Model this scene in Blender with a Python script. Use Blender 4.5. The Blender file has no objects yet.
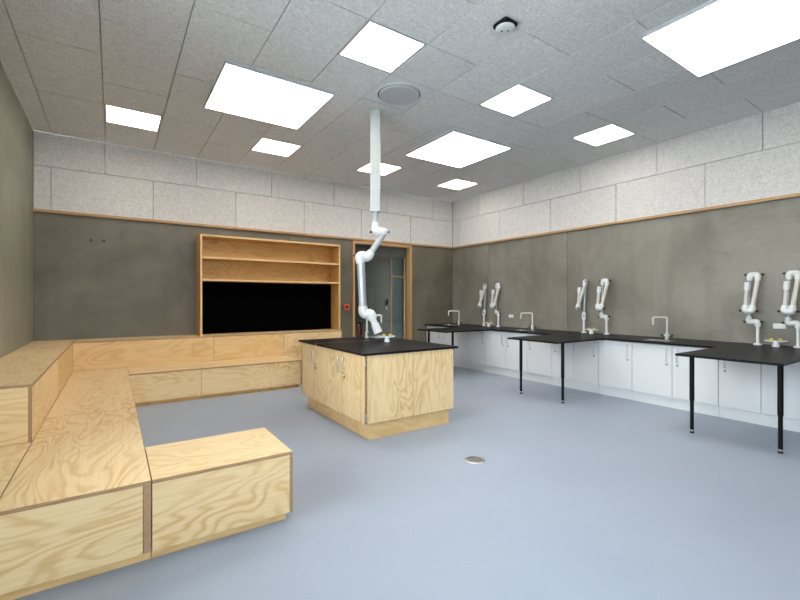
import bpy, bmesh, math, random
from mathutils import Vector, Matrix
random.seed(7)
SC = bpy.context.scene
COL = SC.collection
PI = math.pi

# ------------------------------------------------------------------ camera, world, daylight, exposure
CAM_H = 1.35
YAW = math.radians(34.11)
cam_d = bpy.data.cameras.new('camera'); cam = bpy.data.objects.new('camera', cam_d); COL.objects.link(cam)
cam.location = (0, 0, CAM_H)
cam.rotation_euler = (math.radians(90), 0, -YAW)
cam_d.sensor_width = 36.0; cam_d.lens = 36.0 * 423.4 / 800.0; cam_d.clip_start = 0.05
SC.camera = cam

wd = bpy.data.worlds.new('overcast_sky'); SC.world = wd; wd.use_nodes = True
bg = wd.node_tree.nodes['Background']
bg.inputs['Color'].default_value = (0.86, 0.94, 1.0, 1); bg.inputs['Strength'].default_value = 15.8
LED = 10.8            # emission of the ceiling light panels
SC.view_settings.view_transform = 'Standard'; SC.view_settings.look = 'None'
SC.view_settings.gamma = 1.0; SC.view_settings.use_curve_mapping = False
SC.view_settings.exposure = 0.0

# ------------------------------------------------------------------ room numbers (metres)
XL, XR, YB, YF = -0.885, 6.488, 7.42, -1.7
ZC, ZT = 3.616, 2.555           # ceiling, underside of the acoustic panels
CW = 0.03                       # concrete face lies this far behind the acoustic panels
WINS = [(-0.5, 1.4)]                                   # openings in the front wall (x range)
SIDE = [(-1.1, 0.25), (0.45, 1.8), (2.0, 3.35)]   # openings in the left wall (y range)
WZ0, WZ1 = 0.85, 3.15
for a, b, side in [(*w, 0) for w in WINS] + [(*w, 1) for w in SIDE]:   # portals guide the sky's own light through the window openings
    l = bpy.data.lights.new('window_portal', 'AREA'); l.shape = 'RECTANGLE'; l.size = b - a; l.size_y = WZ1 - WZ0
    l.cycles.is_portal = True
    o = bpy.data.objects.new('window_portal', l); COL.objects.link(o)
    o.location = (XL - 0.19, (a + b) / 2, (WZ0 + WZ1) / 2) if side else ((a + b) / 2, YF - 0.19, (WZ0 + WZ1) / 2)
    o.rotation_euler = (math.radians(90), 0, math.radians(-90) if side else 0)

# ------------------------------------------------------------------ materials
MATS = {}
def nt(name):
    m = bpy.data.materials.new(name); m.use_nodes = True
    t = m.node_tree; b = t.nodes['Principled BSDF']; MATS[name] = m
    return m, t, b
def N(t, typ, **kw):
    n = t.nodes.new(typ)
    for k, v in kw.items():
        if k in n.inputs: n.inputs[k].default_value = v
        else: setattr(n, k, v)
    return n
def L(t, a, b): t.links.new(a, b)
def ramp(t, stops):
    r = t.nodes.new('ShaderNodeValToRGB'); e = r.color_ramp.elements
    while len(e) < len(stops): e.new(0.5)
    for k, (p, c) in enumerate(stops): e[k].position = p; e[k].color = (*c, 1)
    return r
def coords(t, scale=(1, 1, 1), rnd=0.0, space='Object'):
    tc = t.nodes.new('ShaderNodeTexCoord'); mp = t.nodes.new('ShaderNodeMapping')
    mp.inputs['Scale'].default_value = scale
    src = tc.outputs[space]
    if rnd:
        oi = t.nodes.new('ShaderNodeObjectInfo'); mu = N(t, 'ShaderNodeMath', operation='MULTIPLY'); mu.inputs[1].default_value = rnd
        L(t, oi.outputs['Random'], mu.inputs[0])
        ad = N(t, 'ShaderNodeVectorMath', operation='ADD'); L(t, src, ad.inputs[0]); L(t, mu.outputs[0], ad.inputs[1]); src = ad.outputs[0]
    L(t, src, mp.inputs['Vector'])
    return mp.outputs['Vector']
def noise(t, vec, scale, detail=3, rough=0.5, dist=0.0):
    n = t.nodes.new('ShaderNodeTexNoise'); n.inputs['Scale'].default_value = scale; n.inputs['Detail'].default_value = detail
    n.inputs['Roughness'].default_value = rough; n.inputs['Distortion'].default_value = dist
    L(t, vec, n.inputs['Vector']); return n.outputs['Fac']
def mixc(t, fac, a, b, mode='MIX'):
    m = t.nodes.new('ShaderNodeMix'); m.data_type = 'RGBA'; m.blend_type = mode
    for s, v in ((0, fac), (6, a), (7, b)):
        if hasattr(v, 'is_output') or isinstance(v, bpy.types.NodeSocket): L(t, v, m.inputs[s])
        elif s == 0: m.inputs[0].default_value = v
        else: m.inputs[s].default_value = (*v, 1)
    return m.outputs[2]
def bump(t, b, h, strength, dist=0.01):
    n = t.nodes.new('ShaderNodeBump'); n.inputs['Strength'].default_value = strength; n.inputs['Distance'].default_value = dist
    L(t, h, n.inputs['Height']); L(t, n.outputs['Normal'], b.inputs['Normal'])
def plain(name, col, rough=0.5, metal=0.0, var=0.06):
    m, t, b = nt(name)
    v = coords(t); n = noise(t, v, 35, 3)
    r = ramp(t, [(0.3, tuple(c * (1 - var) for c in col)), (0.7, tuple(min(1, c * (1 + var)) for c in col))]); L(t, n, r.inputs[0])
    L(t, r.outputs[0], b.inputs['Base Color']); b.inputs['Roughness'].default_value = rough; b.inputs['Metallic'].default_value = metal
    return m

def ply(name, axis, light=(0.84, 0.635, 0.365), dark=(0.585, 0.33, 0.105), freq=19.0, contrast=0.68):
    """rotary-cut pine plywood: contour lines of a noise stretched along the grain"""
    m, t, b = nt(name)
    s = [2.6, 2.6, 2.6]; s[axis] = 0.85
    v = coords(t, tuple(s), 37.0)
    n1 = noise(t, v, 1.05, 3.0, 0.48, 0.5)
    mu = N(t, 'ShaderNodeMath', operation='MULTIPLY'); mu.inputs[1].default_value = freq * 6.283; L(t, n1, mu.inputs[0])
    sn = N(t, 'ShaderNodeMath', operation='SINE'); L(t, mu.outputs[0], sn.inputs[0])
    mr = N(t, 'ShaderNodeMapRange'); mr.inputs[1].default_value = -1; mr.inputs[2].default_value = 1; L(t, sn.outputs[0], mr.inputs[0])
    pw = N(t, 'ShaderNodeMath', operation='POWER'); pw.inputs[1].default_value = 2.4; L(t, mr.outputs[0], pw.inputs[0])
    s2 = [95, 95, 95]; s2[axis] = 2.5
    n2 = noise(t, coords(t, tuple(s2), 11.0), 1.0, 3)
    s3 = [2.2, 2.2, 2.2]; s3[axis] = 0.7
    n3 = noise(t, coords(t, tuple(s3), 5.0), 1.6, 3)
    r3 = N(t, 'ShaderNodeMapRange'); r3.inputs[1].default_value = 0.34; r3.inputs[2].default_value = 0.66; r3.inputs[3].default_value = 0.25 * contrast; r3.inputs[4].default_value = contrast
    L(t, n3, r3.inputs[0])
    k2 = N(t, 'ShaderNodeMath', operation='MULTIPLY'); L(t, pw.outputs[0], k2.inputs[0]); L(t, r3.outputs[0], k2.inputs[1])
    c0 = mixc(t, r3.outputs[0], light, tuple(l * 0.80 + d * 0.20 for l, d in zip(light, dark)))
    c = mixc(t, k2.outputs[0], c0, dark)
    rf = ramp(t, [(0.35, (0.90, 0.88, 0.84)), (0.62, (1, 1, 1))]); L(t, n2, rf.inputs[0])
    c = mixc(t, 0.7, c, rf.outputs[0], 'MULTIPLY')
    L(t, c, b.inputs['Base Color']); b.inputs['Roughness'].default_value = 0.42
    b.inputs['Specular IOR Level'].default_value = 0.4
    bump(t, b, n2, 0.04, 0.004)
    return m
for ax, nm in enumerate('xyz'): ply('ply_' + nm, ax)
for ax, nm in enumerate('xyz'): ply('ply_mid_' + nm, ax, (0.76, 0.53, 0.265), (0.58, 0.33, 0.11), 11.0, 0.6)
for ax, nm in enumerate('xyz'): ply('ply_warm_' + nm, ax, (0.72, 0.43, 0.15), (0.50, 0.25, 0.055), 12.0, 0.8)

def ply_edge():
    m, t, b = nt('ply_edge')
    n = noise(t, coords(t, (6, 6, 240)), 1.0, 2)
    r = ramp(t, [(0.38, (0.27, 0.145, 0.07)), (0.62, (0.47, 0.29, 0.155))]); L(t, n, r.inputs[0])
    L(t, r.outputs[0], b.inputs['Base Color']); b.inputs['Roughness'].default_value = 0.6
ply_edge()

def concrete(name, lo, hi, warm=0.0):
    m, t, b = nt(name)
    v = coords(t, (1, 1, 1), 0, 'Object')
    big = noise(t, v, 0.9, 5, 0.6, 0.5)
    r = ramp(t, [(0.34, tuple(c * 0.92 for c in lo)), (0.66, tuple(c * 1.06 for c in hi))]); L(t, big, r.inputs[0])
    drip = noise(t, coords(t, (5.5, 5.5, 0.35)), 1.0, 4, 0.6)
    rd = ramp(t, [(0.30, (0.86, 0.86, 0.86)), (0.55, (1, 1, 1))]); L(t, drip, rd.inputs[0])
    c = mixc(t, 0.75, r.outputs[0], rd.outputs[0], 'MULTIPLY')
    sm = noise(t, coords(t, (1.3, 1.3, 2.6)), 1.7, 5, 0.7, 1.4)
    rs = ramp(t, [(0.27, (0.80, 0.79, 0.77)), (0.42, (1, 1, 1))]); L(t, sm, rs.inputs[0])
    c = mixc(t, 0.8, c, rs.outputs[0], 'MULTIPLY')
    weave = noise(t, coords(t, (3, 3, 60)), 1.0, 2)
    rw = ramp(t, [(0.3, (0.92, 0.92, 0.92)), (0.7, (1.0, 1.0, 1.0))]); L(t, weave, rw.inputs[0])
    c = mixc(t, 0.7, c, rw.outputs[0], 'MULTIPLY')
    fine = noise(t, v, 55, 4, 0.65)
    rf = ramp(t, [(0.25, (0.88, 0.88, 0.88)), (0.6, (1, 1, 1))]); L(t, fine, rf.inputs[0])
    c = mixc(t, 0.5, c, rf.outputs[0], 'MULTIPLY')
    L(t, c, b.inputs['Base Color'])
    rr = N(t, 'ShaderNodeMapRange'); rr.inputs[3].default_value = 0.38; rr.inputs[4].default_value = 0.62; L(t, big, rr.inputs[0])
    L(t, rr.outputs[0], b.inputs['Roughness'])
    bump(t, b, fine, 0.06, 0.004)
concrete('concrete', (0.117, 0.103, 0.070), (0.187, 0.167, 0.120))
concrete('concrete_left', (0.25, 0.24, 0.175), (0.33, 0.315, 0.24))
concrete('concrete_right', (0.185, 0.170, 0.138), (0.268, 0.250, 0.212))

def woodwool(name, lo, hi):
    m, t, b = nt(name)
    v = coords(t, (1, 1, 1), 23.0)
    f1 = noise(t, v, 46, 5, 0.72, 2.2)
    f2 = noise(t, v, 13, 5, 0.75, 1.5)
    r = ramp(t, [(0.34, lo), (0.62, hi)]); L(t, f1, r.inputs[0])
    r2 = ramp(t, [(0.32, (0.84, 0.84, 0.84)), (0.62, (1.0, 1.0, 1.0))]); L(t, f2, r2.inputs[0])
    c = mixc(t, 0.8, r.outputs[0], r2.outputs[0], 'MULTIPLY')
    oi = t.nodes.new('ShaderNodeObjectInfo'); ro = ramp(t, [(0, (0.95, 0.95, 0.95)), (1, (1, 1, 1))]); L(t, oi.outputs['Random'], ro.inputs[0])
    c = mixc(t, 1.0, c, ro.outputs[0], 'MULTIPLY')
    L(t, c, b.inputs['Base Color']); b.inputs['Roughness'].default_value = 0.95; b.inputs['Specular IOR Level'].default_value = 0.15
    bump(t, b, f1, 0.35, 0.006)
woodwool('woodwool_wall', (0.49, 0.47, 0.455), (0.84, 0.815, 0.79))
woodwool('woodwool_ceiling', (0.53, 0.535, 0.53), (0.93, 0.935, 0.94))

def vinyl():
    m, t, b = nt('vinyl_floor')
    v = coords(t)
    n = noise(t, v, 140, 3, 0.6); n2 = noise(t, v, 1.3, 4, 0.55)
    r = ramp(t, [(0.3, (0.306, 0.350, 0.426)), (0.7, (0.381, 0.428, 0.510))]); L(t, n, r.inputs[0])
    r2 = ramp(t, [(0.3, (0.93, 0.93, 0.94)), (0.7, (1, 1, 1))]); L(t, n2, r2.inputs[0])
    L(t, mixc(t, 1.0, r.outputs[0], r2.outputs[0], 'MULTIPLY'), b.inputs['Base Color'])
    b.inputs['Roughness'].default_value = 0.46; b.inputs['Specular IOR Level'].default_value = 0.4
    bump(t, b, n, 0.03, 0.002)
vinyl()

plain('white_laminate', (0.70, 0.71, 0.73), 0.38, var=0.015)
plain('white_plastic', (0.70, 0.71, 0.71), 0.35, var=0.02)
plain('tube_grey', (0.43, 0.45, 0.47), 0.32, 0.35, var=0.02)
plain('black_laminate', (0.009, 0.010, 0.0115), 0.36, var=0.25); MATS['black_laminate'].node_tree.nodes['Principled BSDF'].inputs['Specular IOR Level'].default_value = 0.10
plain('black_metal', (0.005, 0.005, 0.006), 0.5, var=0.1); MATS['black_metal'].node_tree.nodes['Principled BSDF'].inputs['Specular IOR Level'].default_value = 0.15
plain('black_rubber', (0.012, 0.012, 0.012), 0.6, var=0.1)
plain('steel', (0.62, 0.62, 0.62), 0.28, 1.0, var=0.05)
plain('steel_dark', (0.30, 0.30, 0.30), 0.4, 0.9, var=0.1)
plain('screen_black', (0.0016, 0.0016, 0.0018), 0.5, var=0.1); MATS['screen_black'].node_tree.nodes['Principled BSDF'].inputs['Specular IOR Level'].default_value = 0.0
plain('cream_paint', (0.60, 0.58, 0.53), 0.4, var=0.03)
plain('tap_grey', (0.62, 0.66, 0.68), 0.35, var=0.04)
plain('tap_green', (0.012, 0.075, 0.04), 0.4, var=0.1)
plain('tap_yellow', (0.75, 0.48, 0.04), 0.4, var=0.1)
plain('red_paint', (0.62, 0.02, 0.015), 0.35, var=0.1)
plain('orange_red', (0.70, 0.10, 0.03), 0.45, var=0.1)
plain('oak_trim', (0.52, 0.31, 0.14), 0.5, var=0.12)
plain('light_frame', (0.50, 0.51, 0.51), 0.5, var=0.03)
plain('grey_metal', (0.50, 0.52, 0.55), 0.45, var=0.03)
plain('strip_brown', (0.40, 0.235, 0.135), 0.6, var=0.12)
plain('filler', (0.06, 0.055, 0.045), 0.8, var=0.1)
plain('mast_paint', (0.56, 0.58, 0.56), 0.4, var=0.02)
plain('plate_paint', (0.66, 0.68, 0.70), 0.6, var=0.03)
plain('grey_lacquer', (0.085, 0.078, 0.062), 0.45, var=0.1)
plain('plaster', (0.62, 0.62, 0.60), 0.8, var=0.03)
plain('dark_soffit', (0.20, 0.20, 0.20), 0.8, var=0.05)
def ramp_wood(name, axis, lo, hi):
    m, t, b = nt(name); s = [60, 60, 60]; s[axis] = 2.0
    n = noise(t, coords(t, tuple(s), 9.0), 1.0, 3); r = ramp(t, [(0.3, lo), (0.7, hi)]); L(t, n, r.inputs[0])
    L(t, r.outputs[0], b.inputs['Base Color']); b.inputs['Roughness'].default_value = 0.5
ramp_wood('oak_x', 0, (0.40, 0.22, 0.09), (0.56, 0.34, 0.16))
ramp_wood('oak_y', 1, (0.40, 0.22, 0.09), (0.56, 0.34, 0.16))
ramp_wood('oak_z', 2, (0.42, 0.23, 0.09), (0.58, 0.34, 0.15))

def emit(name, col, s):
    m = bpy.data.materials.new(name); m.use_nodes = True; t = m.node_tree; t.nodes.clear(); MATS[name] = m
    e = t.nodes.new('ShaderNodeEmission'); e.inputs['Color'].default_value = (*col, 1); e.inputs['Strength'].default_value = s
    o = t.nodes.new('ShaderNodeOutputMaterial'); L(t, e.outputs[0], o.inputs[0])
emit('led', (1.0, 0.95, 0.88), LED)
def glass(name, tint, rough=0.02, tr=0.9):
    m = bpy.data.materials.new(name); m.use_nodes = True; t = m.node_tree; t.nodes.clear(); MATS[name] = m
    a = t.nodes.new('ShaderNodeBsdfTransparent'); a.inputs[0].default_value = (*tint, 1)
    g = t.nodes.new('ShaderNodeBsdfGlossy'); g.inputs['Roughness'].default_value = rough
    f = t.nodes.new('ShaderNodeFresnel'); f.inputs[0].default_value = 1.45
    mx = t.nodes.new('ShaderNodeMixShader'); L(t, f.outputs[0], mx.inputs[0]); L(t, a.outputs[0], mx.inputs[1]); L(t, g.outputs[0], mx.inputs[2])
    o = t.nodes.new('ShaderNodeOutputMaterial'); L(t, mx.outputs[0], o.inputs[0])
glass('clear_glass', (0.80, 0.80, 0.76))
glass('window_glass', (0.96, 0.98, 0.98))
def frosted():
    m, t, b = nt('frosted_glass')
    n = noise(t, coords(t, (1, 1, 1)), 1.5, 2); r = ramp(t, [(0.3, (0.12, 0.19, 0.20)), (0.7, (0.16, 0.23, 0.24))]); L(t, n, r.inputs[0])
    tl = t.nodes.new('ShaderNodeBsdfTranslucent'); L(t, r.outputs[0], tl.inputs[0]); L(t, r.outputs[0], b.inputs['Base Color'])
    b.inputs['Roughness'].default_value = 0.3
    mx = t.nodes.new('ShaderNodeMixShader'); mx.inputs[0].default_value = 0.6
    L(t, b.outputs[0], mx.inputs[1]); L(t, tl.outputs[0], mx.inputs[2]); L(t, mx.outputs[0], t.nodes['Material Output'].inputs[0])
frosted()

# ------------------------------------------------------------------ mesh helpers
class MB:
    def __init__(s): s.bm = bmesh.new()
    def box(s, lo, hi, bevel=0.0, edge_axis=None, seg=1):
        """edge_axis: thickness axis of a plywood sheet; its other faces take material slot 1"""
        lo = Vector(lo); hi = Vector(hi); t = bmesh.new()
        bmesh.ops.create_cube(t, size=1.0)
        for v in t.verts: v.co = Vector((lo[i] + (v.co[i] + 0.5) * (hi[i] - lo[i]) for i in range(3)))
        if bevel > 0: bmesh.ops.bevel(t, geom=list(t.edges), offset=bevel, segments=seg, affect='EDGES', profile=0.5)
        t.normal_update()
        if edge_axis is not None:
            for f in t.faces:
                if abs(f.normal[edge_axis]) < 0.9: f.material_index = 1
        s._merge(t); return s
    def _merge(s, t):
        me = bpy.data.meshes.new('tmp'); t.to_mesh(me); t.free(); s.bm.from_mesh(me); bpy.data.meshes.remove(me)
    def cyl(s, p0, p1, r0, r1=None, n=18, caps=True):
        r1 = r0 if r1 is None else r1
        p0 = Vector(p0); p1 = Vector(p1); ax = (p1 - p0).normalized()
        up = Vector((0, 0, 1)) if abs(ax.z) < 0.95 else Vector((1, 0, 0))
        a = ax.cross(up).normalized(); b = ax.cross(a)
        ra = [s.bm.verts.new(p0 + (a * math.cos(2*PI*k/n) + b * math.sin(2*PI*k/n)) * r0) for k in range(n)]
        rb = [s.bm.verts.new(p1 + (a * math.cos(2*PI*k/n) + b * math.sin(2*PI*k/n)) * r1) for k in range(n)]
        for k in range(n): s.bm.faces.new((ra[k], ra[(k+1) % n], rb[(k+1) % n], rb[k]))
        if caps: s.bm.faces.new(ra[::-1]); s.bm.faces.new(rb)
        return s
    def path(s, pts, r, n=14, caps=True):
        """round tube swept along points; r is a number or a list"""
        pts = [Vector(p) for p in pts]; m = len(pts); rs = r if isinstance(r, (list, tuple)) else [r] * m
        tang = []
        for i in range(m):
            d = Vector((0, 0, 0))
            if i > 0: d += (pts[i] - pts[i-1]).normalized()
            if i < m - 1: d += (pts[i+1] - pts[i]).normalized()
            tang.append(d.normalized())
        ref = Vector((0, 0, 1)) if abs(tang[0].z) < 0.9 else Vector((1, 0, 0))
        a = tang[0].cross(ref).normalized(); rings = []
        for i in range(m):
            a = (a - tang[i] * a.dot(tang[i])).normalized(); b = tang[i].cross(a)
            rings.append([s.bm.verts.new(pts[i] + (a * math.cos(2*PI*k/n) + b * math.sin(2*PI*k/n)) * rs[i]) for k in range(n)])
        for i in range(m - 1):
            for k in range(n): s.bm.faces.new((rings[i][k], rings[i][(k+1) % n], rings[i+1][(k+1) % n], rings[i+1][k]))
        if caps: s.bm.faces.new(rings[0][::-1]); s.bm.faces.new(rings[-1])
        return s
    def lathe(s, prof, c=(0, 0, 0), n=24):
        c = Vector(c); rings = []
        for r, z in prof:
            if r < 1e-6: rings.append([s.bm.verts.new(c + Vector((0, 0, z)))])
            else: rings.append([s.bm.verts.new(c + Vector((r * math.cos(2*PI*k/n), r * math.sin(2*PI*k/n), z))) for k in range(n)])
        for i in range(len(rings) - 1):
            A, B = rings[i], rings[i+1]
            for k in range(n):
                q = [A[k % len(A)], A[(k+1) % len(A)], B[(k+1) % len(B)], B[k % len(B)]]
                u = []
                for v in q:
                    if v not in u: u.append(v)
                if len(u) >= 3: s.bm.faces.new(u)
        return s
    def sphere(s, c, r, sc=(1, 1, 1), u=14, v=8):
        t = bmesh.new(); bmesh.ops.create_uvsphere(t, u_segments=u, v_segments=v, radius=r)
        for w in t.verts: w.co = Vector((w.co[i] * sc[i] + c[i] for i in range(3)))
        s._merge(t); return s
    def mesh(s, name, ang=35):
        bmesh.ops.recalc_face_normals(s.bm, faces=list(s.bm.faces))
        me = bpy.data.meshes.new(name); s.bm.to_mesh(me); s.bm.free()
        me.shade_smooth(); me.set_sharp_from_angle(angle=math.radians(ang))
        return me
    def build(s, name, mats, parent=None, loc=(0, 0, 0)):
        return link(name, s.mesh(name), mats, parent, loc)
def link(name, me, mats, parent=None, loc=(0, 0, 0)):
    if mats and not me.materials:
        for k in ([mats] if isinstance(mats, str) else mats): me.materials.append(MATS[k])
    o = bpy.data.objects.new(name, me); COL.objects.link(o); o.location = loc
    if parent: o.parent = parent
    return o
def tag(o, label, cat, group=None):
    o['label'] = label; o['category'] = cat
    if group: o['group'] = group
    return o
def thing(name, label, cat, loc=(0, 0, 0), rz=0.0, group=None):
    o = bpy.data.objects.new(name, None); COL.objects.link(o); o.location = loc; o.rotation_euler = (0, 0, rz); o.empty_display_size = 0.1
    return tag(o, label, cat, group)
def struct(o): o['kind'] = 'structure'; return o
def copy_tree(o, parent=None):
    c = o.copy(); COL.objects.link(c)
    if parent: c.parent = parent
    for ch in list(o.children): copy_tree(ch, c)
    return c
def arc(p, c, q, n=5):
    """quadratic corner between p and q rounding the control point c"""
    p, c, q = Vector(p), Vector(c), Vector(q)
    return [p * (1-t)**2 + c * 2*t*(1-t) + q * t*t for t in [k / n for k in range(n + 1)]]

# ------------------------------------------------------------------ the room
T = 0.2
floor = struct(MB().box((XL - T, YF - T, -0.1), (XR + T, YB + CW, 0)).build('floor', 'vinyl_floor'))
plain('bounce_paving', (0.62, 0.63, 0.63), 0.9, var=0.1)
struct(MB().box((-60, -60, -0.25), (60, 60, -0.15)).build('ground', 'bounce_paving'))  # unseen ground added outside, toned to bounce daylight up to the ceiling
# back wall core with the opening for the glazed door
DX0, DX1, DZ = 3.925, 5.325, 2.52
YC = YB + CW
wb = MB().box((XL - T, YC + 0.012, 0), (DX0, YC + 0.13, ZC)).box((DX1, YC + 0.012, 0), (XR + T, YC + 0.13, ZC)).box((DX0, YC + 0.012, DZ), (DX1, YC + 0.13, ZC))
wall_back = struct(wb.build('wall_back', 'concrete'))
def panel(x0, x1, y0, y1, z0, z1, parent, mat, name, bevel=0.003):
    MB().box((0, 0, 0), (x1 - x0, y1 - y0, z1 - z0), bevel).build(name, mat, parent, (x0, y0, z0))
g = 0.003
panel(XL, 2.653 - g, YC, YC + 0.012, 0, ZT + 0.03, wall_back, 'concrete', 'concrete_panel', 0.002)
panel(2.653 + g, DX0, YC, YC + 0.012, 0, ZT + 0.03, wall_back, 'concrete', 'concrete_panel', 0.002)
panel(DX0 + 0.001, DX1 - 0.001, YC, YC + 0.012, DZ, ZT + 0.03, wall_back, 'concrete', 'concrete_panel', 0.002)
panel(DX1, XR + CW, YC, YC + 0.012, 0, ZT + 0.03, wall_back, 'concrete', 'concrete_panel', 0.002)
for x in (-0.262, -0.112):       # two filled tie holes
    MB().cyl((0, -0.0015, 0), (0, 0.004, 0), 0.022, n=16).build('tie_hole', 'filler', wall_back, (x, YC, 2.2))
XC = XR + CW
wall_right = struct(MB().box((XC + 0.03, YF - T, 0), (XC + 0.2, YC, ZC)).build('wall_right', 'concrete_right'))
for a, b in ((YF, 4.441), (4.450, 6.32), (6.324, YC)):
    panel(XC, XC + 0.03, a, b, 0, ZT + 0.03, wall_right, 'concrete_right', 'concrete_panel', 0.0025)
wl = MB(); e = [YF - T] + [v for w in SIDE for v in w] + [YC]
for k in range(0, len(e), 2): wl.box((XL - T, e[k], 0), (XL - 0.012, e[k+1], ZC))
for a, b in SIDE: wl.box((XL - T, a, 0), (XL - 0.012, b, WZ0)); wl.box((XL - T, a, WZ1), (XL - 0.012, b, ZC))
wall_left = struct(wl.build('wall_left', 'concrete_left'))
for a, b in SIDE:
    panel(XL - 0.012, XL, a, b, 0, WZ0, wall_left, 'concrete_left', 'concrete_panel', 0.002)
    panel(XL - 0.012, XL, a, b, WZ1, ZC, wall_left, 'concrete_left', 'concrete_panel', 0.002)
ys = [YF] + [v for w in SIDE for v in w] + [4.4, 5.604, 5.844, 6.164, 6.866, YC]
for k, (a, b) in enumerate(zip(ys[:-1], ys[1:])):
    if k < 2 * len(SIDE) and k % 2 == 1: continue
    panel(XL - 0.012, XL, a + 0.0015, b - 0.0015, 0, ZC, wall_left, 'concrete_left', 'concrete_panel', 0.002)
# acoustic panels: two courses on the back and the right wall
ZM = 3.157                       # joint between the courses
def course(joints, lo, hi, z0, z1, axis):
    e = [lo] + [j for j in joints if lo + 0.03 < j < hi - 0.03] + [hi]
    for a, b in zip(e[:-1], e[1:]):
        G = 0.0025
        if axis == 0: panel(a + G, b - G, YB, YC, z0 + G, z1 - G, wall_back, 'woodwool_wall', 'acoustic_panel', 0.004)
        else: panel(XR, XC, a + G, b - G, z0 + G, z1 - G, wall_right, 'woodwool_wall', 'acoustic_panel', 0.004)
course([-0.1 + 1.2 * k for k in range(8)], XL, XR, ZM, ZC, 0)
course([-0.7 + 1.2 * k for k in range(8)], XL, XR, ZT, ZM, 0)
course([1.777 + 1.2 * k for k in range(-3, 6)], YF, YB, ZM, ZC, 1)
course([2.377 + 1.2 * k for k in range(-4, 6)], YF, YB, ZT, ZM, 1)
# oak strip under the panels
struct(MB().box((XL, YB - 0.02, ZT - 0.020), (XR - 0.02, YC, ZT + 0.016), 0.002).build('trim_1', 'oak_x'))
struct(MB().box((XR - 0.02, YF, ZT - 0.020), (XC, YC, ZT + 0.016), 0.002).build('trim_2', 'oak_y'))
# window wall behind the camera
wf = MB()
e = [XL - T] + [v for w in WINS for v in w] + [XR + T]
for k in range(0, len(e), 2): wf.box((e[k], YF - T, 0), (e[k+1], YF, ZC))
for a, b in WINS: wf.box((a, YF - T, 0), (b, YF, WZ0)); wf.box((a, YF - T, WZ1), (b, YF, ZC))
struct(wf.build('wall_front', 'concrete'))
for i, (a, b, side) in enumerate([(*w, 0) for w in WINS] + [(*w, 1) for w in SIDE]):
    w = bpy.data.objects.new('window_%d' % (i + 1), None); COL.objects.link(w); struct(w)
    w.location = (XL - 0.09, a, WZ0) if side else (a, YF - 0.17, WZ0); w.rotation_euler = (0, 0, PI / 2 if side else 0)
    W, H = b - a, WZ1 - WZ0; f = MB()
    for lo, hi in (((0, 0, 0), (0.06, 0.08, H)), ((W - 0.06, 0, 0), (W, 0.08, H)), ((0.06, 0, 0), (W - 0.06, 0.08, 0.06)), ((0.06, 0, H - 0.06), (W - 0.06, 0.08, H)), ((W/2 - 0.03, 0, 0.06), (W/2 + 0.03, 0.08, H - 0.06))): f.box(lo, hi, 0.003)
    f.build('window_frame', 'oak_z', w)
    for x0, x1 in ((0.06, W/2 - 0.03), (W/2 + 0.03, W - 0.06)): MB().box((x0, 0.036, 0.06), (x1, 0.044, H - 0.06)).build('pane', 'window_glass', w)

# ceiling: slab and tiles
ceiling = struct(MB().box((XL - T, YF - T, ZC + 0.03), (XR + T, YC + 0.13, ZC + 0.2)).build('ceiling', 'plaster'))
xe = [XL] + [-0.69 + 0.6 * k for k in range(12)] + [XR]
cell = {}
def ycell(j): return 1.77 + 0.6 * j
holes = {}                       # (column, j): what sits there
for c in (0, 3, 6, 9):
    if c: holes[(c, 2)] = 'light'
    holes[(c, 7)] = 'light'
holes[(4, 3)] = 'speaker'
tile_cache = {}
def tile(x0, x1, y0, y1):
    key = (round(x1 - x0, 3), round(y1 - y0, 3))
    if key not in tile_cache:
        tile_cache[key] = MB().box((0.004, 0.004, 0), (key[0] - 0.004, key[1] - 0.004, 0.03), 0.0012).mesh('ceiling_tile')
    link('ceiling_tile', tile_cache[key], 'woodwool_ceiling', ceiling, (x0, y0, ZC))
for ci in range(len(xe) - 1):
    c = ci - 2                   # column whose left edge is -0.09 + 0.6c
    cuts = {YF, YB}
    for j in range(-6, 10):
        if YF + 0.05 < ycell(j) < YB - 0.05 and (j - c) % 2 == 0: cuts.add(ycell(j))
    for (hc, j) in holes:
        if hc == c: cuts.add(ycell(j)); cuts.add(ycell(j + 1))
    cu = sorted(cuts)
    for a, b in zip(cu[:-1], cu[1:]):
        if any(hc == c and abs(a - ycell(j)) < 1e-6 for (hc, j) in holes): continue
        tile(xe[ci], xe[ci+1], a, b)

# ------------------------------------------------------------------ ceiling things
def small_light(c, j, label):
    x, y = -0.09 + 0.6 * c + 0.3, ycell(j) + 0.3
    t = thing('ceiling_light', label, 'ceiling light', (x, y, ZC), 0, 'square flush light panels of the ceiling')
    f = MB(); r, q = 0.298, 0.276
    for lo, hi in (((-r, -r, 0), (r, -q, 0.03)), ((-r, q, 0), (r, r, 0.03)), ((-r, -q, 0), (-q, q, 0.03)), ((q, -q, 0), (r, q, 0.03))): f.box(lo, hi, 0.001)
    f.build('frame', 'light_frame', t)
    MB().box((-q, -q, 0.004), (q, q, 0.028)).build('diffuser', 'led', t)
small_light(3, 2, 'small square light panel beside the near side of the round speaker')
small_light(6, 2, 'small square light panel below and right of the black and white ceiling sensor')
small_light(9, 2, 'small square light panel close above the right wall, nearest that wall')
small_light(0, 7, 'leftmost small square light panel, near the left corner of the back wall')
small_light(3, 7, 'small square light panel just beyond the left large light panel')
small_light(6, 7, 'small square light panel partly hidden by the white ceiling mast')
small_light(9, 7, 'small square light panel nearest the far right room corner')
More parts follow.
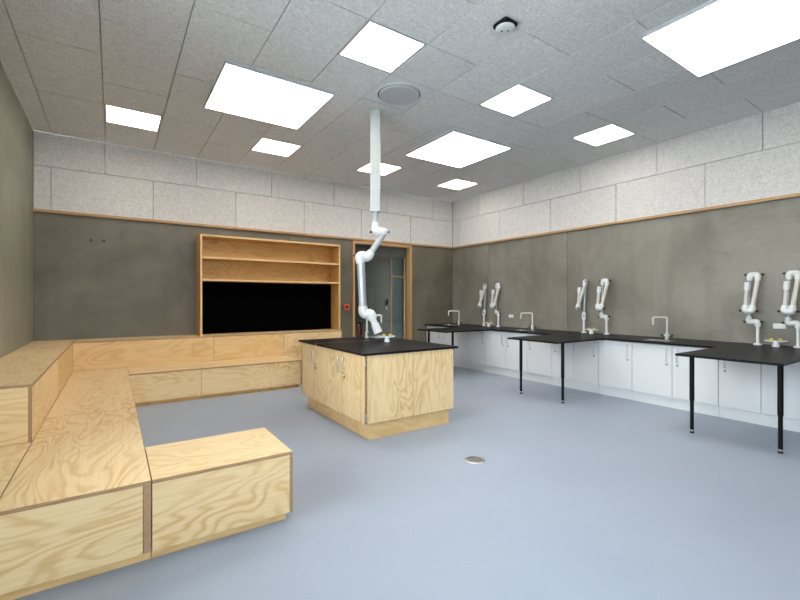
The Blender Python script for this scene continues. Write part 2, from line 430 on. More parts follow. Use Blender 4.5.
def big_light(x, y, label):
    t = thing('large_ceiling_light', label, 'ceiling light', (x, y, ZC), 0, 'large surface-mounted light panels')
    r, q, z = 0.562, 0.552, -0.032; f = MB()
    for lo, hi in (((-r, -r, z), (r, -q, 0)), ((-r, q, z), (r, r, 0)), ((-r, -q, z), (-q, q, 0)), ((q, -q, z), (r, q, 0))): f.box(lo, hi, 0.001)
    f.build('frame', 'grey_metal', t)
    MB().box((-q, -q, z + 0.003), (q, q, -0.004)).build('diffuser', 'led', t)
big_light(1.437, 4.79, 'large square light panel left of the white ceiling mast')
big_light(4.30, 4.81, 'large square light panel right of the white ceiling mast')
big_light(4.30, 1.28, 'large square light panel cut off by the top right picture corner')

sp = thing('ceiling_speaker', 'round grey ceiling speaker in a square plate above the island', 'speaker', (2.61, 3.87, ZC))
MB().box((-0.297, -0.297, 0.002), (0.297, 0.297, 0.028), 0.002).build('mounting_plate', 'plate_paint', sp)
MB().lathe([(0.222, 0.001), (0.236, 0.001), (0.236, -0.001), (0.222, -0.001)], n=44).build('gap_shade', 'black_rubber', sp)  # flat black ring painting the shade around the speaker disc
MB().lathe([(0.236, 0.002), (0.236, -0.008), (0.248, -0.008), (0.256, 0.002)], n=44).build('rim', 'plate_paint', sp)
MB().lathe([(0.0, -0.024), (0.212, -0.024), (0.221, -0.016), (0.221, 0.002), (0.0, 0.002)], n=44).build('grille', 'grey_metal', sp)

dt = thing('ceiling_sensor', 'small white ceiling sensor with black sides', 'sensor', (2.655, 2.385, ZC))
MB().box((-0.075, -0.075, -0.042), (0.075, 0.075, 0), 0.018, seg=2).build('housing', 'black_metal', dt)
MB().lathe([(0, -0.058), (0.05, -0.057), (0.072, -0.050), (0.078, -0.043), (0, -0.043)], n=28).build('cover', 'white_plastic', dt)
for dx, dy in ((-0.012, 0.025), (0.028, -0.008)): MB().cyl((dx, dy, -0.0595), (dx, dy, -0.056), 0.009, n=12).build('lens', 'grey_lacquer', dt)

# ------------------------------------------------------------------ glazed door in the back wall and what lies behind it
d1 = bpy.data.objects.new('door_1', None); COL.objects.link(d1); d1.location = (DX0, YC, 0); struct(d1)
W = DX1 - DX0
FY0, FY1 = -0.03, 0.11
MB().box((-0.015, FY0, 0), (0.03, FY1, DZ + 0.012), 0.002).build('jamb', 'oak_z', d1)
MB().box((W - 0.045, FY0, 0), (W + 0.015, FY1, DZ + 0.012), 0.002).build('jamb', 'oak_z', d1)
MB().box((0.03, FY0, DZ - 0.05), (W - 0.045, FY1, DZ + 0.012), 0.002).build('head', 'oak_x', d1)
MB().box((0.03, 0.085, 0.0), (W - 0.045, 0.097, DZ - 0.05)).build('pane', 'clear_glass', d1)
# corridor
CY0, CY1, CX0, CX1, CZ = YC + 0.13, 9.25, 4.12, 7.2, 2.47
struct(MB().box((3.6, YB + CW, -0.1), (CX1 + 0.1, CY1 + 0.12, 0)).build('floor_corridor', 'vinyl_floor'))
struct(MB().box((3.6, CY0, CZ), (CX1 + 0.1, CY1 + 0.12, CZ + 0.1)).build('ceiling_corridor', 'dark_soffit'))
struct(MB().box((3.6, CY0, 0), (CX0, CY1, CZ)).build('wall_corridor_left', 'grey_lacquer'))
struct(MB().box((CX1, CY0, 0), (CX1 + 0.1, CY1, CZ)).build('wall_corridor_right', 'concrete'))
struct(MB().box((CX0, CY1, 0), (5.02, CY1 + 0.12, CZ)).box((6.42, CY1, 0), (CX1 + 0.1, CY1 + 0.12, CZ)).box((5.02, CY1, 2.44), (6.42, CY1 + 0.12, CZ)).build('wall_corridor_back', 'concrete'))
struct(MB().box((4.9, CY1 + 0.6, -0.1), (6.6, CY1 + 0.7, 2.6)).box((4.9, CY1 + 0.13, -0.1), (5.0, CY1 + 0.6, 2.6)).box((6.5, CY1 + 0.13, -0.1), (6.6, CY1 + 0.6, 2.6)).box((5.0, CY1 + 0.13, -0.1), (6.5, CY1 + 0.6, 0.0)).box((5.0, CY1 + 0.13, 2.5), (6.5, CY1 + 0.6, 2.6)).build('wall_sky_blocker', 'plaster'))  # unseen box added to keep sky light off the frosted panes
d2 = bpy.data.objects.new('door_2', None); COL.objects.link(d2); d2.location = (5.02, CY1, 0); struct(d2)
MB().box((0.0, 0.0, 0.005), (0.945, 0.05, 2.44), 0.002).build('door_leaf', 'grey_lacquer', d2)
MB().box((0.945, -0.01, 0), (0.985, 0.1, 2.44), 0.002).build('mullion', 'oak_z', d2)
MB().box((1.36, -0.01, 0), (1.40, 0.1, 2.44), 0.002).build('jamb', 'oak_z', d2)
MB().box((0.985, -0.01, 1.945), (1.36, 0.1, 1.985), 0.002).build('transom', 'oak_x', d2)
MB().box((0.985, 0.04, 0.02), (1.36, 0.05, 1.945)).build('pane', 'frosted_glass', d2)
MB().box((0.985, 0.04, 1.985), (1.36, 0.05, 2.44)).build('pane', 'frosted_glass', d2)
hd = MB().box((0.805, -0.008, 1.10), (0.845, 0.0, 1.17), 0.002).build('lock_plate', 'plaster', d2)
MB().path([(0.825, -0.005, 1.25), (0.825, -0.05, 1.25), (0.825, -0.05, 1.25 + 0.11), (0.825, -0.05, 1.37)], 0.024, 10).build('door_handle', 'black_metal', d2)

fe = thing('fire_extinguisher', 'red fire extinguisher with black head behind the door glass', 'fire extinguisher', (4.205, 7.70, 0.60))
MB().lathe([(0, 0), (0.04, 0), (0.048, 0.01), (0.048, 0.2), (0.042, 0.225), (0.018, 0.245), (0.018, 0.255), (0, 0.255)], n=20).build('cylinder', 'red_paint', fe)
MB().box((-0.012, -0.05, 0.255), (0.012, 0.035, 0.285), 0.004).box((-0.01, -0.07, 0.292), (0.01, 0.02, 0.302), 0.003).cyl((0, 0, 0.25), (0, 0, 0.30), 0.012).build('valve', 'black_rubber', fe)
MB().path([(0, -0.04, 0.27), (0.03, -0.075, 0.24), (0.045, -0.07, 0.14), (0.04, -0.06, 0.05)], [0.009, 0.009, 0.01, 0.014], 10).build('hose', 'black_rubber', fe)
MB().box((-0.085, -0.02, 0.12), (-0.045, 0.02, 0.16)).build('wall_bracket', 'black_metal', fe)

cp = thing('fire_call_point', 'small orange red call point on the concrete beside the door', 'call point', (3.772, YC, 1.155))
MB().box((-0.055, -0.035, 0), (0.055, 0, 0.115), 0.005).build('housing', 'orange_red', cp)
MB().box((-0.03, -0.0375, 0.03), (0.03, -0.034, 0.085), 0.001).build('press_plate', 'black_rubber', cp)

# ------------------------------------------------------------------ plywood seating
ZS, ZL = 0.42, 0.80
PT = 0.018
def sheet(parent, name, lo, hi, axis, mat, org, bevel=0.0012, label=None):
    """plywood sheet given in world numbers; axis is its thickness"""
    o = Vector(org); c = Vector(lo)
    ob = MB().box((0, 0, 0), Vector(hi) - c, bevel, axis).build(name, [mat, 'ply_edge'], parent, c - o)
    if label: ob['label'] = label
    return ob
FRY = 2.525                      # front plane of the near benches
# near end block
o = (0.54, 2.82, 0); t = thing('bench_block', 'short plywood bench block jutting out into the floor', 'bench', o)
X0, X1, Y0, Y1 = 0.166, 0.914, FRY, 3.115
sheet(t, 'top_panel', (X0, Y0, ZS - PT), (X1, Y1, ZS), 2, 'ply_x', o)
sheet(t, 'front_panel', (X0, Y0, 0.05), (X1 - PT, Y0 + PT, ZS - PT), 1, 'ply_x', o)
sheet(t, 'end_panel', (X1 - PT, Y0, 0.05), (X1, Y1, ZS - PT), 0, 'ply_y', o)
sheet(t, 'back_panel', (X0, Y1 - PT, 0.05), (X1 - PT, Y1, ZS - PT), 1, 'ply_x', o)
MB().box((X0 - o[0], Y0 + 0.035 - o[1], 0), (X1 - 0.03 - o[0], Y1 - 0.025 - o[1], 0.05)).build('plinth', 'ply_mid_x', t)
# left lower platform
o = (-0.37, 4.6, 0); t = thing('seating_platform', 'long low plywood seating platform running along the left wall', 'bench', o)
X0, X1, Y0, Y1 = XL + 0.002, 0.162, FRY, 6.97
XS = -0.44
sheet(t, 'top_panel', (XS + 0.0015, Y0, ZS - PT), (X1, 4.319, ZS), 2, 'ply_y', o)
sheet(t, 'top_panel', (XS + 0.0015, 4.321, ZS - PT), (X1, Y1 - 0.002, ZS), 2, 'ply_y', o)
sheet(t, 'top_panel', (X0, Y0, ZS - PT), (XS - 0.0015, 3.66, ZS), 2, 'ply_y', o)
sheet(t, 'front_panel', (X0, Y0, 0.05), (0.126, Y0 + PT, ZS - PT), 1, 'ply_x', o)
MB().box((0.1275 - o[0], Y0 - o[1], 0.05), (X1 - o[0], Y0 + 0.05 - o[1], ZS - PT), 0.001).build('edge_strip', 'strip_brown', t)
sheet(t, 'side_panel', (X1 - PT, Y0 + 0.05, 0.05), (X1, 6.285, ZS - PT), 0, 'ply_y', o)
MB().box((X0 - o[0], Y0 + 0.035 - o[1], 0), (X1 - o[0], 6.28 - o[1], 0.05)).build('plinth', 'ply_mid_x', t)
LF = 6.97                        # front of the raised ledge at the back
# left upper tier
o = (-0.66, 5.5, ZS); t = thing('upper_tier', 'raised plywood tier along the left wall above the low platform', 'bench', o)
Y0, Y1 = 3.65, YC - 0.002
sheet(t, 'top_panel', (X0, Y0, ZL - PT), (XS, Y1, ZL), 2, 'ply_y', o)
sheet(t, 'riser_panel', (XS - PT, Y0, ZS), (XS, 5.218, ZL - PT), 0, 'ply_y', o)
sheet(t, 'riser_panel', (XS - PT, 5.220, ZS), (XS, LF - 0.002, ZL - PT), 0, 'ply_mid_y', o)
sheet(t, 'end_panel', (X0, Y0 + 0.001, ZS), (XS - PT - 0.001, Y0 + PT, ZL - PT), 1, 'ply_x', o)
# back lower seat
o = (1.28, 6.6, 0); t = thing('back_bench', 'low plywood bench along the back wall below the raised ledge', 'bench', o)
X0, X1, Y0, Y1 = 0.164, 2.42, 6.29, LF
sheet(t, 'top_panel', (X0, Y0, ZS - PT), (X1, Y1 - 0.002, ZS), 2, 'ply_x', o)
sheet(t, 'front_panel', (X0, Y0, 0.05), (0.996, Y0 + PT, ZS - PT), 1, 'ply_x', o)
sheet(t, 'front_panel', (0.998, Y0, 0.05), (X1 - PT, Y0 + PT, ZS - PT), 1, 'ply_x', o)
sheet(t, 'end_panel', (X1 - PT, Y0, 0.05), (X1, Y1 - 0.002, ZS - PT), 0, 'ply_y', o)
MB().box((X0 - o[0], Y0 + 0.03 - o[1], 0), (X1 - 0.03 - o[0], Y1 - 0.01 - o[1], 0.05)).build('plinth', 'ply_warm_x', t)
# back upper ledge
o = (1.5, 7.15, 0); t = thing('back_ledge', 'raised plywood ledge along the back wall carrying the shelf unit', 'ledge', o)
Y0, Y1, LX = LF, YC - 0.002, 3.452
sheet(t, 'top_panel', (XS + 0.001, Y0, ZL - PT), (LX, Y1, ZL), 2, 'ply_x', o)
sheet(t, 'riser_panel', (XS + 0.001, Y0, ZS), (1.275, Y0 + PT, ZL - PT), 1, 'ply_mid_x', o)
sheet(t, 'riser_panel', (1.277, Y0, ZS), (2.385, Y0 + PT, ZL - PT), 1, 'ply_mid_x', o)
sheet(t, 'riser_panel', (2.425, Y0, 0.0), (LX - PT, Y0 + PT, ZL - PT), 1, 'ply_x', o)
sheet(t, 'riser_panel', (2.387, Y0, ZS), (2.4235, Y0 + PT, ZL - PT), 1, 'ply_x', o)
sheet(t, 'end_panel', (LX - PT, Y0, 0), (LX, Y1, ZL - PT), 0, 'ply_y', o)
# shelf unit on the ledge
o = (2.29, 7.27, ZL); t = thing('shelf_unit', 'wide open plywood shelf unit around the black screen', 'shelf unit', o)
X0, X1, Y0, Y1, ZU = 1.10, 3.457, 7.06, YC - 0.002, 2.36
P2 = 0.028
sheet(t, 'side_panel', (X0, Y0, ZL), (X0 + P2, Y1, ZU), 0, 'ply_warm_z', o)
sheet(t, 'side_panel', (X1 - P2, Y0, ZL), (X1, Y1, ZU), 0, 'ply_warm_z', o)
for z in (ZU, 2.02, 1.675):
    ob = sheet(t, 'shelf_board' if z < ZU else 'top_board', (X0 + P2, Y0, z - P2), (X1 - P2, Y1, z), 2, 'ply_warm_x', o)
sheet(t, 'back_panel', (X0 + P2, Y1 - 0.012, 1.675), (X1 - P2, Y1, ZU - P2), 1, 'ply_warm_x', o)
for ch in t.children:            # the unit's front edges are lipped with pale solid wood
    ch.data.materials[1] = MATS['oak_lip'] if 'oak_lip' in MATS else ramp_wood('oak_lip', 0, (0.66, 0.42, 0.18), (0.78, 0.54, 0.27)) or MATS['oak_lip']
tv = thing('display_screen', 'wide black display screen under the plywood shelves', 'screen', (2.276, YC - 0.01, ZL))
MB().box((-1.146, -0.045, 0.004), (1.15, 0, 0.84), 0.004).build('housing', 'black_metal', tv)
MB().box((-1.14, -0.048, 0.01), (1.144, -0.0455, 0.836)).build('screen_panel', 'screen_black', tv)

# ------------------------------------------------------------------ door hardware shared by the cabinets
def handle(parent, p, out, z0=0.585, z1=0.735, mat='steel'):
    """bow handle on a front; p is (x, y) on the front in the parent's space, out the outward direction"""
    p = Vector((p[0], p[1], 0)); u = Vector((*out, 0)) * 0.028; a = Vector((0, 0, 1))
    pts = [p + a * z0] + arc(p + a * z0 + u * 0.6, p + a * z0 + u, p + a * (z0 + 0.02) + u, 3) + arc(p + a * (z1 - 0.02) + u, p + a * z1 + u, p + a * z1 + u * 0.6, 3) + [p + a * z1]
    MB().path(pts, 0.0058, 8).build('handle', mat, parent)
def lock(parent, p, out, z=0.54):
    q = Vector((p[0], p[1], z)); u = Vector((*out, 0))
    MB().cyl(q - u * 0.001, q + u * 0.008, 0.012, n=14).build('lock', 'steel_dark', parent)

# ------------------------------------------------------------------ island
o = (2.525, 4.315, 0); isl = thing('lab_island', 'pine plywood laboratory island cabinet in the middle of the room', 'cabinet', o)
IX0, IX1, IY0, IY1, IZ0, IZ1 = 1.97, 3.075, 3.50, 5.12, 0.165, 0.823
def loc(p): return (p[0] - o[0], p[1] - o[1], p[2] - o[2])
MB().box(loc((IX0 + 0.02, IY0 + 0.02, IZ0)), loc((IX1 - 0.02, IY1 - 0.02, IZ1)), 0.002).build('carcass', 'ply_z', isl)
MB().box(loc((IX0 + 0.075, IY0 + 0.045, 0)), loc((IX1 - 0.03, IY1 - 0.012, IZ0))).build('plinth', 'ply_mid_x', isl)
fr = sheet(isl, 'front_panel', (IX0 + 0.024, IY0, IZ0 + 0.003), (2.530, IY0 + 0.02, IZ1 - 0.003), 1, 'ply_z', o)
sheet(isl, 'front_panel', (2.533, IY0, IZ0 + 0.003), (IX1, IY0 + 0.02, IZ1 - 0.003), 1, 'ply_z', o)
sheet(isl, 'side_panel', (IX1 - 0.02, IY0 + 0.021, IZ0 + 0.003), (IX1, IY1, IZ1 - 0.003), 0, 'ply_z', o)
sheet(isl, 'back_panel', (IX0, IY1 - 0.02, IZ0 + 0.003), (IX1 - 0.021, IY1, IZ1 - 0.003), 1, 'ply_z', o)
for z in (0.225, 0.755):
    MB().box(loc((IX0 + 0.004, IY0 - 0.003, z - 0.035)), loc((IX0 + 0.024, IY0 + 0.004, z + 0.035)), 0.002).build('hinge', 'steel', isl)
sheet(isl, 'corner_post', (IX0, IY0 + 0.004, IZ0 + 0.003), (IX0 + 0.02, 3.575, IZ1 - 0.003), 0, 'ply_z', o)
dY = [3.578, 3.985, 4.36, 4.735, 5.108]
for k, (a, b) in enumerate(zip(dY[:-1], dY[1:])):
    d = MB().box((0, 0, 0), (0.02, b - a - 0.003, IZ1 - IZ0 - 0.006), 0.0015, 0).build('door', ['ply_z', 'ply_edge'], isl, loc((IX0, a + 0.0015, IZ0 + 0.003)))
    hy = (b - a - 0.055) if k % 2 == 0 else 0.055
    handle(d, (0, hy), (-1, 0), 0.43, 0.585)
    if k % 2 == 0: lock(d, (0, hy), (-1, 0), 0.385)
# island worktop, in two slabs with a steel strip between
def slab_holes(mb, x0, x1, y0, y1, z0, z1, hs):
    """slab with rectangular openings, built as strips along y"""
    ys = sorted({y0, y1} | {v for h in hs for v in (h[2], h[3])})
    for a, b in zip(ys[:-1], ys[1:]):
        cut = [h for h in hs if h[2] <= a + 1e-6 and h[3] >= b - 1e-6]
        if cut:
            h = cut[0]; mb.box((x0, a, z0), (h[0], b, z1)); mb.box((h[1], a, z0), (x1, b, z1))
        else: mb.box((x0, a, z0), (x1, b, z1))
    return mb
TX0, TX1, TY0, TY1, TZ = 1.94, 3.125, 3.475, 5.145, 0.845
wo = (2.54, 4.32, IZ1); wt = thing('island_worktop', 'black laminate worktop on the plywood island', 'worktop', wo)
MB().box((TX0 - wo[0], TY0 - wo[1], 0), (TX1 - wo[0], 4.600 - wo[1], TZ - IZ1), 0.002).build('front_slab', 'black_laminate', wt)
slab_holes(MB(), TX0 - wo[0], TX1 - wo[0], 4.622 - wo[1], TY1 - wo[1], 0, TZ - IZ1, [(2.86 - wo[0], 3.10 - wo[0], 4.74 - wo[1], 5.06 - wo[1])]).build('rear_slab', 'black_laminate', wt)
MB().box((TX0 + 0.002 - wo[0], 4.6005 - wo[1], 0), (TX1 - 0.002 - wo[0], 4.6215 - wo[1], TZ - IZ1 + 0.0006)).build('joint_strip', 'steel', wt)

def sink(x0, x1, y0, y1, z, label):
    cx, cy = (x0 + x1) / 2, (y0 + y1) / 2; a, b = (x1 - x0) / 2, (y1 - y0) / 2
    t = thing('sink', label, 'sink', (cx, cy, z), 0, 'small steel sinks let into the black worktops'); m = MB()
    w = 0.016; e = 0.001
    m.box((-a - w, -b - w, e), (a + w, -b + 0.003, 0.004)).box((-a - w, b - 0.003, e), (a + w, b + w, 0.004)).box((-a - w, -b + 0.003, e), (-a + 0.003, b - 0.003, 0.004)).box((a - 0.003, -b + 0.003, e), (a + w, b - 0.003, 0.004))
    m.build('rim', 'steel', t); q = MB(); a -= 0.004; b -= 0.004; dz = -0.018
    q.box((-a, -b, dz), (-a + 0.002, b, 0)).box((a - 0.002, -b, dz), (a, b, 0)).box((-a, -b, dz), (a, -b + 0.002, 0)).box((-a, b - 0.002, dz), (a, b, 0)).box((-a, -b, dz), (a, b, dz + 0.002))
    q.build('bowl', 'steel', t)
    MB().cyl((0, 0, dz + 0.002), (0, 0, dz + 0.004), 0.025, n=16).build('waste', 'steel_dark', t)
sink(2.862, 3.098, 4.742, 5.058, TZ, 'shallow steel sink in the rear of the island worktop')

def tap(x, y, z, ang, label, hgt=0.30, reach=0.18, lever='tap_green', lev=0.0):
    lm = Matrix.Rotation(lev - ang, 4, 'Z')             # the levers keep their own direction
    t = thing('water_tap', label, 'tap', (x, y, z), ang, 'swan-neck laboratory water taps')
    MB().lathe([(0, 0), (0.026, 0), (0.026, 0.01), (0.02, 0.014), (0.02, 0.085), (0, 0.085)], n=18).build('body', 'cream_paint', t)
    pts = [(0, 0, 0.08), (0, 0, hgt - 0.03)] + arc((0, 0, hgt - 0.02), (0, 0, hgt), (0.025, 0, hgt), 5) + [(reach - 0.03, 0, hgt)] + arc((reach - 0.025, 0, hgt), (reach, 0, hgt), (reach, 0, hgt - 0.03), 5) + [(reach, 0, hgt - 0.10)]
    MB().path(pts, [0.0125] * (len(pts) - 1) + [0.010], 12).build('spout', 'cream_paint', t)
    for s in (-1, 1):
        v = MB().cyl((0, s * 0.018, 0.055), (0, s * 0.04, 0.055), 0.010, n=12).build('valve', 'cream_paint', t); v.matrix_local = lm
        MB().lathe([(0, 0.0), (0.016, 0.0), (0.021, 0.006), (0.021, 0.028), (0.015, 0.036), (0, 0.036)], n=14).build('lever', lever, v).matrix_local = Matrix.Translation((0, s * 0.038, 0.055)) @ Matrix.Rotation(-s * PI / 2, 4, 'X')
    return t
tap(2.80, 4.92, TZ, math.radians(-15), 'cream swan-neck tap with green levers on the island', 0.30, 0.20)

def gas_tap(x, y, z, ang, label):
    t = thing('gas_tap', label, 'gas tap', (x, y, z), ang, 'gas outlets with yellow levers')
    MB().lathe([(0, 0), (0.036, 0), (0.034, 0.02), (0.022, 0.05), (0.02, 0.07), (0, 0.07)], n=18).build('body', 'tap_grey', t)
    for s in (-1, 1):
        n = MB().path([(0, s * 0.012, 0.055), (0, s * 0.05, 0.062), (0, s * 0.085, 0.068), (-0.03 * 0, s * 0.10, 0.068)], [0.010, 0.009, 0.007, 0.006], 10).build('nozzle', 'tap_grey', t)
        MB().box((-0.012, s * 0.038 - 0.018, 0.066), (0.012, s * 0.038 + 0.018, 0.094), 0.006, seg=2).build('lever', 'tap_yellow', n)
gas_tap(2.741, 4.327, TZ, math.radians(56), 'grey gas outlet with yellow levers on the island worktop')

# ------------------------------------------------------------------ ceiling mast with extraction arm
mx, my = 2.607, 4.375
o = (mx, my, ZC); ma = thing('ceiling_extraction_arm', 'white jointed extraction arm hanging from a ceiling mast over the island', 'extraction arm', o)
rd = Vector((math.cos(YAW), -math.sin(YAW), 0))
ra = Matrix.Rotation(-YAW, 4, 'Z')
def A(s, z, dep=0.0):
    p = rd * s + Vector((math.sin(YAW), math.cos(YAW), 0)) * dep; return Vector((p.x, p.y, z - ZC))
mst = MB().box((-0.058, -0.058, 2.405 - ZC), (0.058, 0.058, 0), 0.006, seg=2).build('mast', 'mast_paint', ma); mst.rotation_euler = (0, 0, -YAW)
for s in (-0.022, 0.022):
    q = MB().box((s - 0.003, -0.0595, 2.41 - ZC), (s + 0.003, -0.057, -0.01)).build('groove', 'grey_metal', ma); q.rotation_euler = (0, 0, -YAW)
MB().cyl(A(0, 2.265), A(0, 2.42), 0.034, n=24).build('neck_tube', 'tube_grey', ma)
MB().path([A(0, 2.285), A(0, 2.235)] + arc(A(-0.002, 2.215), A(0, 2.172), A(0.05, 2.168), 5) + [A(0.10, 2.166)], [0.040, 0.046] + [0.05, 0.053, 0.056, 0.057, 0.057, 0.056] + [0.05], 18).sphere(A(0.105, 2.166), 0.05).build('joint', 'white_plastic', ma)
MB().path([A(0.105, 2.155), A(-0.075, 1.885)], [0.037, 0.037], 18).build('upper_tube', 'tube_grey', ma)
MB().path([A(-0.045, 1.93), A(-0.075, 1.885)] + arc(A(-0.09, 1.876), A(-0.10, 1.868), A(-0.125, 1.87), 3) + arc(A(-0.145, 1.875), A(-0.20, 1.885), A(-0.186, 1.83), 5) + [A(-0.178, 1.79)], [0.045, 0.055, 0.058, 0.06, 0.06, 0.06, 0.06, 0.06, 0.06, 0.06, 0.058, 0.056, 0.054], 18).build('joint', 'white_plastic', ma)
MB().path([A(-0.176, 1.80), A(-0.150, 1.25)], 0.047, 20).build('lower_tube', 'tube_grey', ma)
MB().path([A(-0.151, 1.275), A(-0.149, 1.235)] + arc(A(-0.148, 1.225), A(-0.146, 1.175), A(-0.105, 1.175), 5) + arc(A(-0.085, 1.185), A(-0.055, 1.195), A(-0.045, 1.15), 4) + [A(-0.030, 1.115)], [0.053, 0.055] + [0.057] * 6 + [0.058] * 5 + [0.05], 18).build('joint', 'white_plastic', ma)
MB().path([A(-0.036, 1.13), A(-0.010, 1.065), A(-0.006, 1.058), A(0.034, 0.957)], [0.040, 0.040, 0.048, 0.052], 20).build('nozzle', 'white_plastic', ma)
for s, z, dr in ((-0.055, 2.166, -1), (0.155, 2.166, 1), (-0.250, 1.885, -1), (-0.045, 1.86, 1)):
    MB().cyl(A(s - dr * 0.03, z), A(s, z), 0.011, n=10).sphere(A(s, z), 0.015).build('knob', 'black_rubber', ma)

# ------------------------------------------------------------------ wall bench on the right
BX0, BZ0, BZ1 = 5.70, 0.792, 0.815
sinks = [(5.89, 6.07, 2.56, 2.86), (5.89, 6.07, 4.78, 5.08), (5.89, 6.07, 6.74, 7.04)]
bw = slab_holes(MB(), BX0, XC - 0.002, -0.22, YC - 0.003, BZ0, BZ1, sinks)
b = bw.build('long_worktop', 'black_laminate'); tag(b, 'long black laminate worktop along the right wall above the white cabinets', 'worktop')
sl = ['steel sink in the wall worktop beside the nearest tap', 'steel sink in the wall worktop beside the middle tap', 'steel sink in the wall worktop near the far corner']
for s, lb in zip(sinks, sl): sink(s[0] + 0.002, s[1] - 0.002, s[2] + 0.002, s[3] - 0.002, BZ1, lb)
dang = math.atan2(0.64, -0.77)
tap(6.21, 2.72, BZ1, dang, 'cream swan-neck tap with dark levers, nearest on the right wall worktop', 0.30, 0.18)
tap(6.19, 4.93, BZ1, dang, 'cream swan-neck tap between the two pairs of extraction arms', 0.30, 0.20)
tap(6.13, 6.80, BZ1, dang, 'cream swan-neck tap closest to the far room corner', 0.30, 0.22)

CXF, CXP = 5.755, 5.79           # door fronts and plinth face
def cabinet(ya, yb, doors, label):
    """doors: list of (y0, y1, handle side): handle side is -1 near the low-y edge, +1 near the high-y edge"""
    oo = (CXF, (ya + yb) / 2, 0); t = thing('base_cabinet', label, 'cabinet', oo, 0, 'white base cabinets under the wall worktop')
    cy = oo[1]
    MB().box((0.021, ya + 0.001 - cy, 0.13), (XC - 0.004 - CXF, yb - 0.001 - cy, BZ0), 0.001).build('carcass', 'white_laminate', t)
    MB().box((CXP - CXF, ya + 0.001 - cy, 0), (0.5, yb - 0.001 - cy, 0.13), 0.001).build('plinth', 'white_laminate', t)
    for a, b_, hs in doors:
        d = MB().box((0, 0, 0), (0.019, b_ - a - 0.006, BZ0 - 0.012 - 0.133), 0.002).build('door', 'white_laminate', t, (0, a + 0.003 - cy, 0.133))
        hy = (0.058 if hs < 0 else b_ - a - 0.064)
        handle(d, (0, hy), (-1, 0), 0.448, 0.603)
        lock(d, (0, hy), (-1, 0), 0.408)
cabinet(-0.2, 0.77, [(-0.2, 0.285, 1), (0.285, 0.77, -1)], 'white two-door cabinet at the near end of the cabinet row')
cabinet(0.77, 1.2, [(0.77, 1.2, -1)], 'white single-door cabinet last but one before the near end of the row')
cabinet(1.2, 1.976, [(1.2, 1.589, -1), (1.589, 1.976, 1)], 'white two-door cabinet behind the nearest table projection')
cabinet(1.976, 2.954, [(1.976, 2.463, 1), (2.463, 2.954, -1)], 'wide white two-door cabinet below the nearest tap')
cabinet(2.954, 3.433, [(2.954, 3.433, -1)], 'white single-door cabinet between the nearest and the middle tables')
cabinet(3.433, 4.21, [(3.433, 3.823, -1), (3.823, 4.21, 1)], 'white two-door cabinet behind the middle table projection')
cabinet(4.21, 4.686, [(4.21, 4.686, 1)], 'white single-door cabinet just beyond the middle table legs')
cabinet(4.686, 5.655, [(4.686, 5.168, 1), (5.168, 5.655, -1)], 'wide white two-door cabinet between the middle and the far tables')
cabinet(5.655, 6.447, [(5.655, 6.056, -1), (6.056, 6.447, 1)], 'white two-door cabinet behind the far table projection')
cabinet(6.447, YC - 0.004, [(6.447, 6.93, 1), (6.93, YC - 0.004, -1)], 'white two-door cabinet in the far corner below the last tap')

def lab_table(y0, y1, label):
    oo = (4.872, (y0 + y1) / 2, 0); t = thing('lab_table', label, 'table', oo, 0, 'black table projections of the wall worktop')
    MB().box((4.655 - oo[0], y0 - oo[1], BZ0), (BX0 - 0.001 - oo[0], y1 - oo[1], BZ1), 0.002).build('tabletop', 'black_laminate', t)
    for yy in (y0 + 0.075, y1 - 0.065):
        q = yy - oo[1]
        lg = MB().cyl((0, q, 0.33), (0, q, BZ0), 0.0215, n=20).cyl((0, q, 0.035), (0, q, 0.34), 0.0172, n=20).build('leg', 'black_metal', t)
        MB().cyl((0, q, 0.02), (0, q, 0.036), 0.019, n=18).build('ring', 'steel', lg)
        MB().cyl((0, q, 0.0), (0, q, 0.02), 0.020, 0.016, n=18).build('foot', 'black_rubber', lg)
lab_table(1.135, 1.965, 'nearest black table projection on two slender black legs')
lab_table(3.32, 4.145, 'middle black table projection on two slender black legs')
lab_table(5.49, 6.30, 'far black table projection partly behind the island')

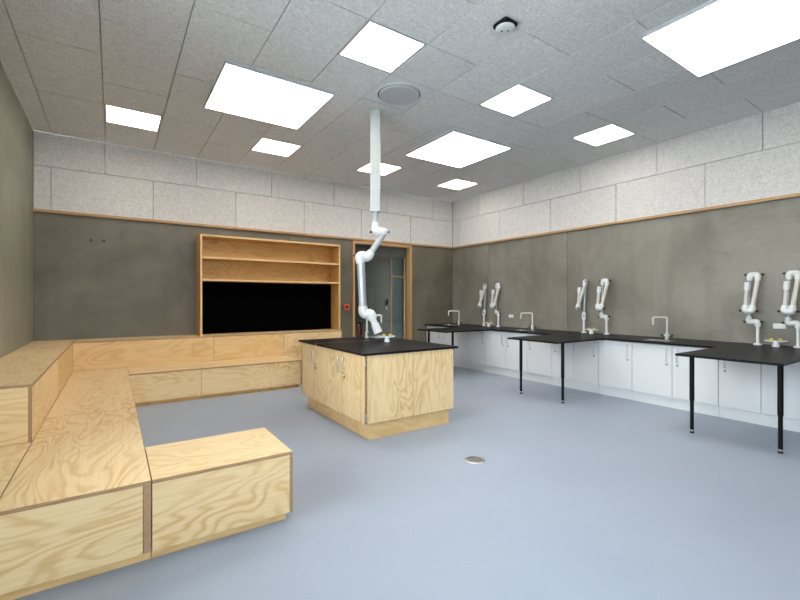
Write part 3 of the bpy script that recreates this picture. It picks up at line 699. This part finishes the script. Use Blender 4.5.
# folded extraction arms on the wall worktop
def wall_arm(x, y, ang, label):
    t = thing('bench_extraction_arm', label, 'extraction arm', (x, y, BZ1), ang, 'folded white extraction arms on the wall worktop')
    # local x: out of the fold plane (towards the room), local y: along the joint axes
    def p(u, w, z): return Vector((-w, u, z - BZ1))      # u lateral, w towards the room
    MB().lathe([(0, 0), (0.042, 0), (0.042, 0.010), (0.03, 0.018), (0, 0.018)], n=22).build('base', 'white_plastic', t)
    MB().cyl((0, 0, 0.015), (0, 0, 1.05 - BZ1), 0.0165, n=16).build('post', 'white_plastic', t)
    R = 0.033
    MB().path([p(0, 0, 1.03)] + arc(p(0, 0, 1.065), p(0, 0, 1.09), p(0.02, 0, 1.09), 4) + arc(p(0.065, 0, 1.085), p(0.085, 0, 1.085), p(0.085, 0.0, 1.11), 4) + [p(0.085, -0.003, 1.15)], [0.028] + [R] * 10 + [0.026], 16).build('joint', 'white_plastic', t)
    MB().path([p(0.085, -0.003, 1.13), p(0.082, -0.025, 1.62)], 0.017, 14).build('inner_tube', 'tube_grey', t)
    MB().path([p(0.082, -0.022, 1.585)] + arc(p(0.082, -0.025, 1.63), p(0.082, -0.025, 1.655), p(0.062, -0.025, 1.655), 4) + arc(p(0.022, -0.022, 1.655), p(0.002, -0.02, 1.655), p(0.003, -0.015, 1.63), 4) + [p(0.004, -0.01, 1.58)], [0.026] + [R] * 10 + [0.028], 16).build('joint', 'white_plastic', t)
    MB().path([p(0.004, -0.013, 1.59), p(0.028, 0.085, 1.25)], 0.024, 16).build('outer_tube', 'cream_paint', t)
    MB().path([p(0.026, 0.079, 1.29)] + arc(p(0.028, 0.086, 1.245), p(0.029, 0.09, 1.22), p(0.045, 0.09, 1.22), 4) + arc(p(0.076, 0.09, 1.22), p(0.094, 0.09, 1.22), p(0.094, 0.088, 1.245), 4) + [p(0.092, 0.085, 1.29)], [0.030] + [R + 0.005] * 10 + [0.030], 16).build('joint', 'white_plastic', t)
    MB().path([p(0.092, 0.088, 1.27), p(0.082, 0.07, 1.49)], 0.021, 16).build('nozzle_tube', 'cream_paint', t)
    MB().path([p(0.083, 0.072, 1.465), p(0.081, 0.069, 1.50), p(0.078, 0.064, 1.56)], [0.029, 0.032, 0.030], 16).build('nozzle', 'white_plastic', t)
    for u, w, z, s in ((0.131, 0, 1.087, 1), (-0.046, 0, 1.09, -1), (0.128, -0.025, 1.655, 1), (-0.044, -0.022, 1.655, -1), (0.145, 0.09, 1.222, 1), (-0.022, 0.09, 1.222, -1)):
        MB().cyl(p(u - s * 0.03, w, z), p(u, w, z), 0.012, n=10).sphere(p(u, w, z), 0.013).build('knob', 'black_rubber', t)
    return t
wall_arm(6.37, 6.302, math.radians(-52), 'folded white extraction arm closest to the far corner, turned edge-on')
wall_arm(6.37, 5.905, math.radians(-12), 'folded white extraction arm left of the middle tap, second from the corner')
wall_arm(6.37, 4.046, math.radians(-58), 'edge-on folded extraction arm right of the middle tap, third from the corner')
wall_arm(6.37, 3.66, math.radians(-4), 'folded white extraction arm left of the nearest tap, fourth from the corner')
wall_arm(6.37, 1.79, 0.0, 'tall folded extraction arm right of the nearest tap, fully in view')
wall_arm(6.37, 1.43, 0.0, 'folded extraction arm cut by the right picture edge')
gas_tap(6.30, 6.10, BZ1, math.radians(20), 'gas outlet with yellow levers between the two far extraction arms')
gas_tap(6.30, 3.87, BZ1, math.radians(20), 'gas outlet with yellow levers between the two middle extraction arms')
gas_tap(6.28, 1.60, BZ1, math.radians(20), 'gas outlet with yellow levers between the two nearest extraction arms')

def socket(y, z, w, label):
    t = thing('wall_socket', label, 'socket', (XC, y, z), 0, 'white double sockets on the right wall')
    MB().box((-0.012, -w / 2, 0), (0, w / 2, 0.062), 0.003).build('plate', 'white_plastic', t)
    for s in (-1, 1): MB().box((-0.014, s * w / 4 - w / 5.5, 0.009), (-0.0115, s * w / 4 + w / 5.5, 0.053), 0.001).build('outlet', 'white_laminate', t)
socket(1.625, 1.01, 0.12, 'white double socket between the two nearest extraction arms')
socket(5.70, 1.0, 0.12, 'white double socket just right of the second far extraction arm')

fd = thing('floor_drain', 'round steel floor drain in the blue grey floor', 'drain', (2.527, 2.603, 0))
MB().lathe([(0.064, 0.0005), (0.064, 0.003), (0.082, 0.003), (0.086, 0.0005)], n=36).build('rim', 'steel', fd)
MB().lathe([(0, 0.0012), (0.063, 0.0012), (0.063, 0.0005), (0, 0.0005)], n=36).build('cover', 'steel_dark', fd)
for k in range(-2, 3): MB().box((k * 0.022 - 0.004, -0.045, 0.0013), (k * 0.022 + 0.004, 0.045, 0.0022)).build('grate_bar', 'steel', fd)
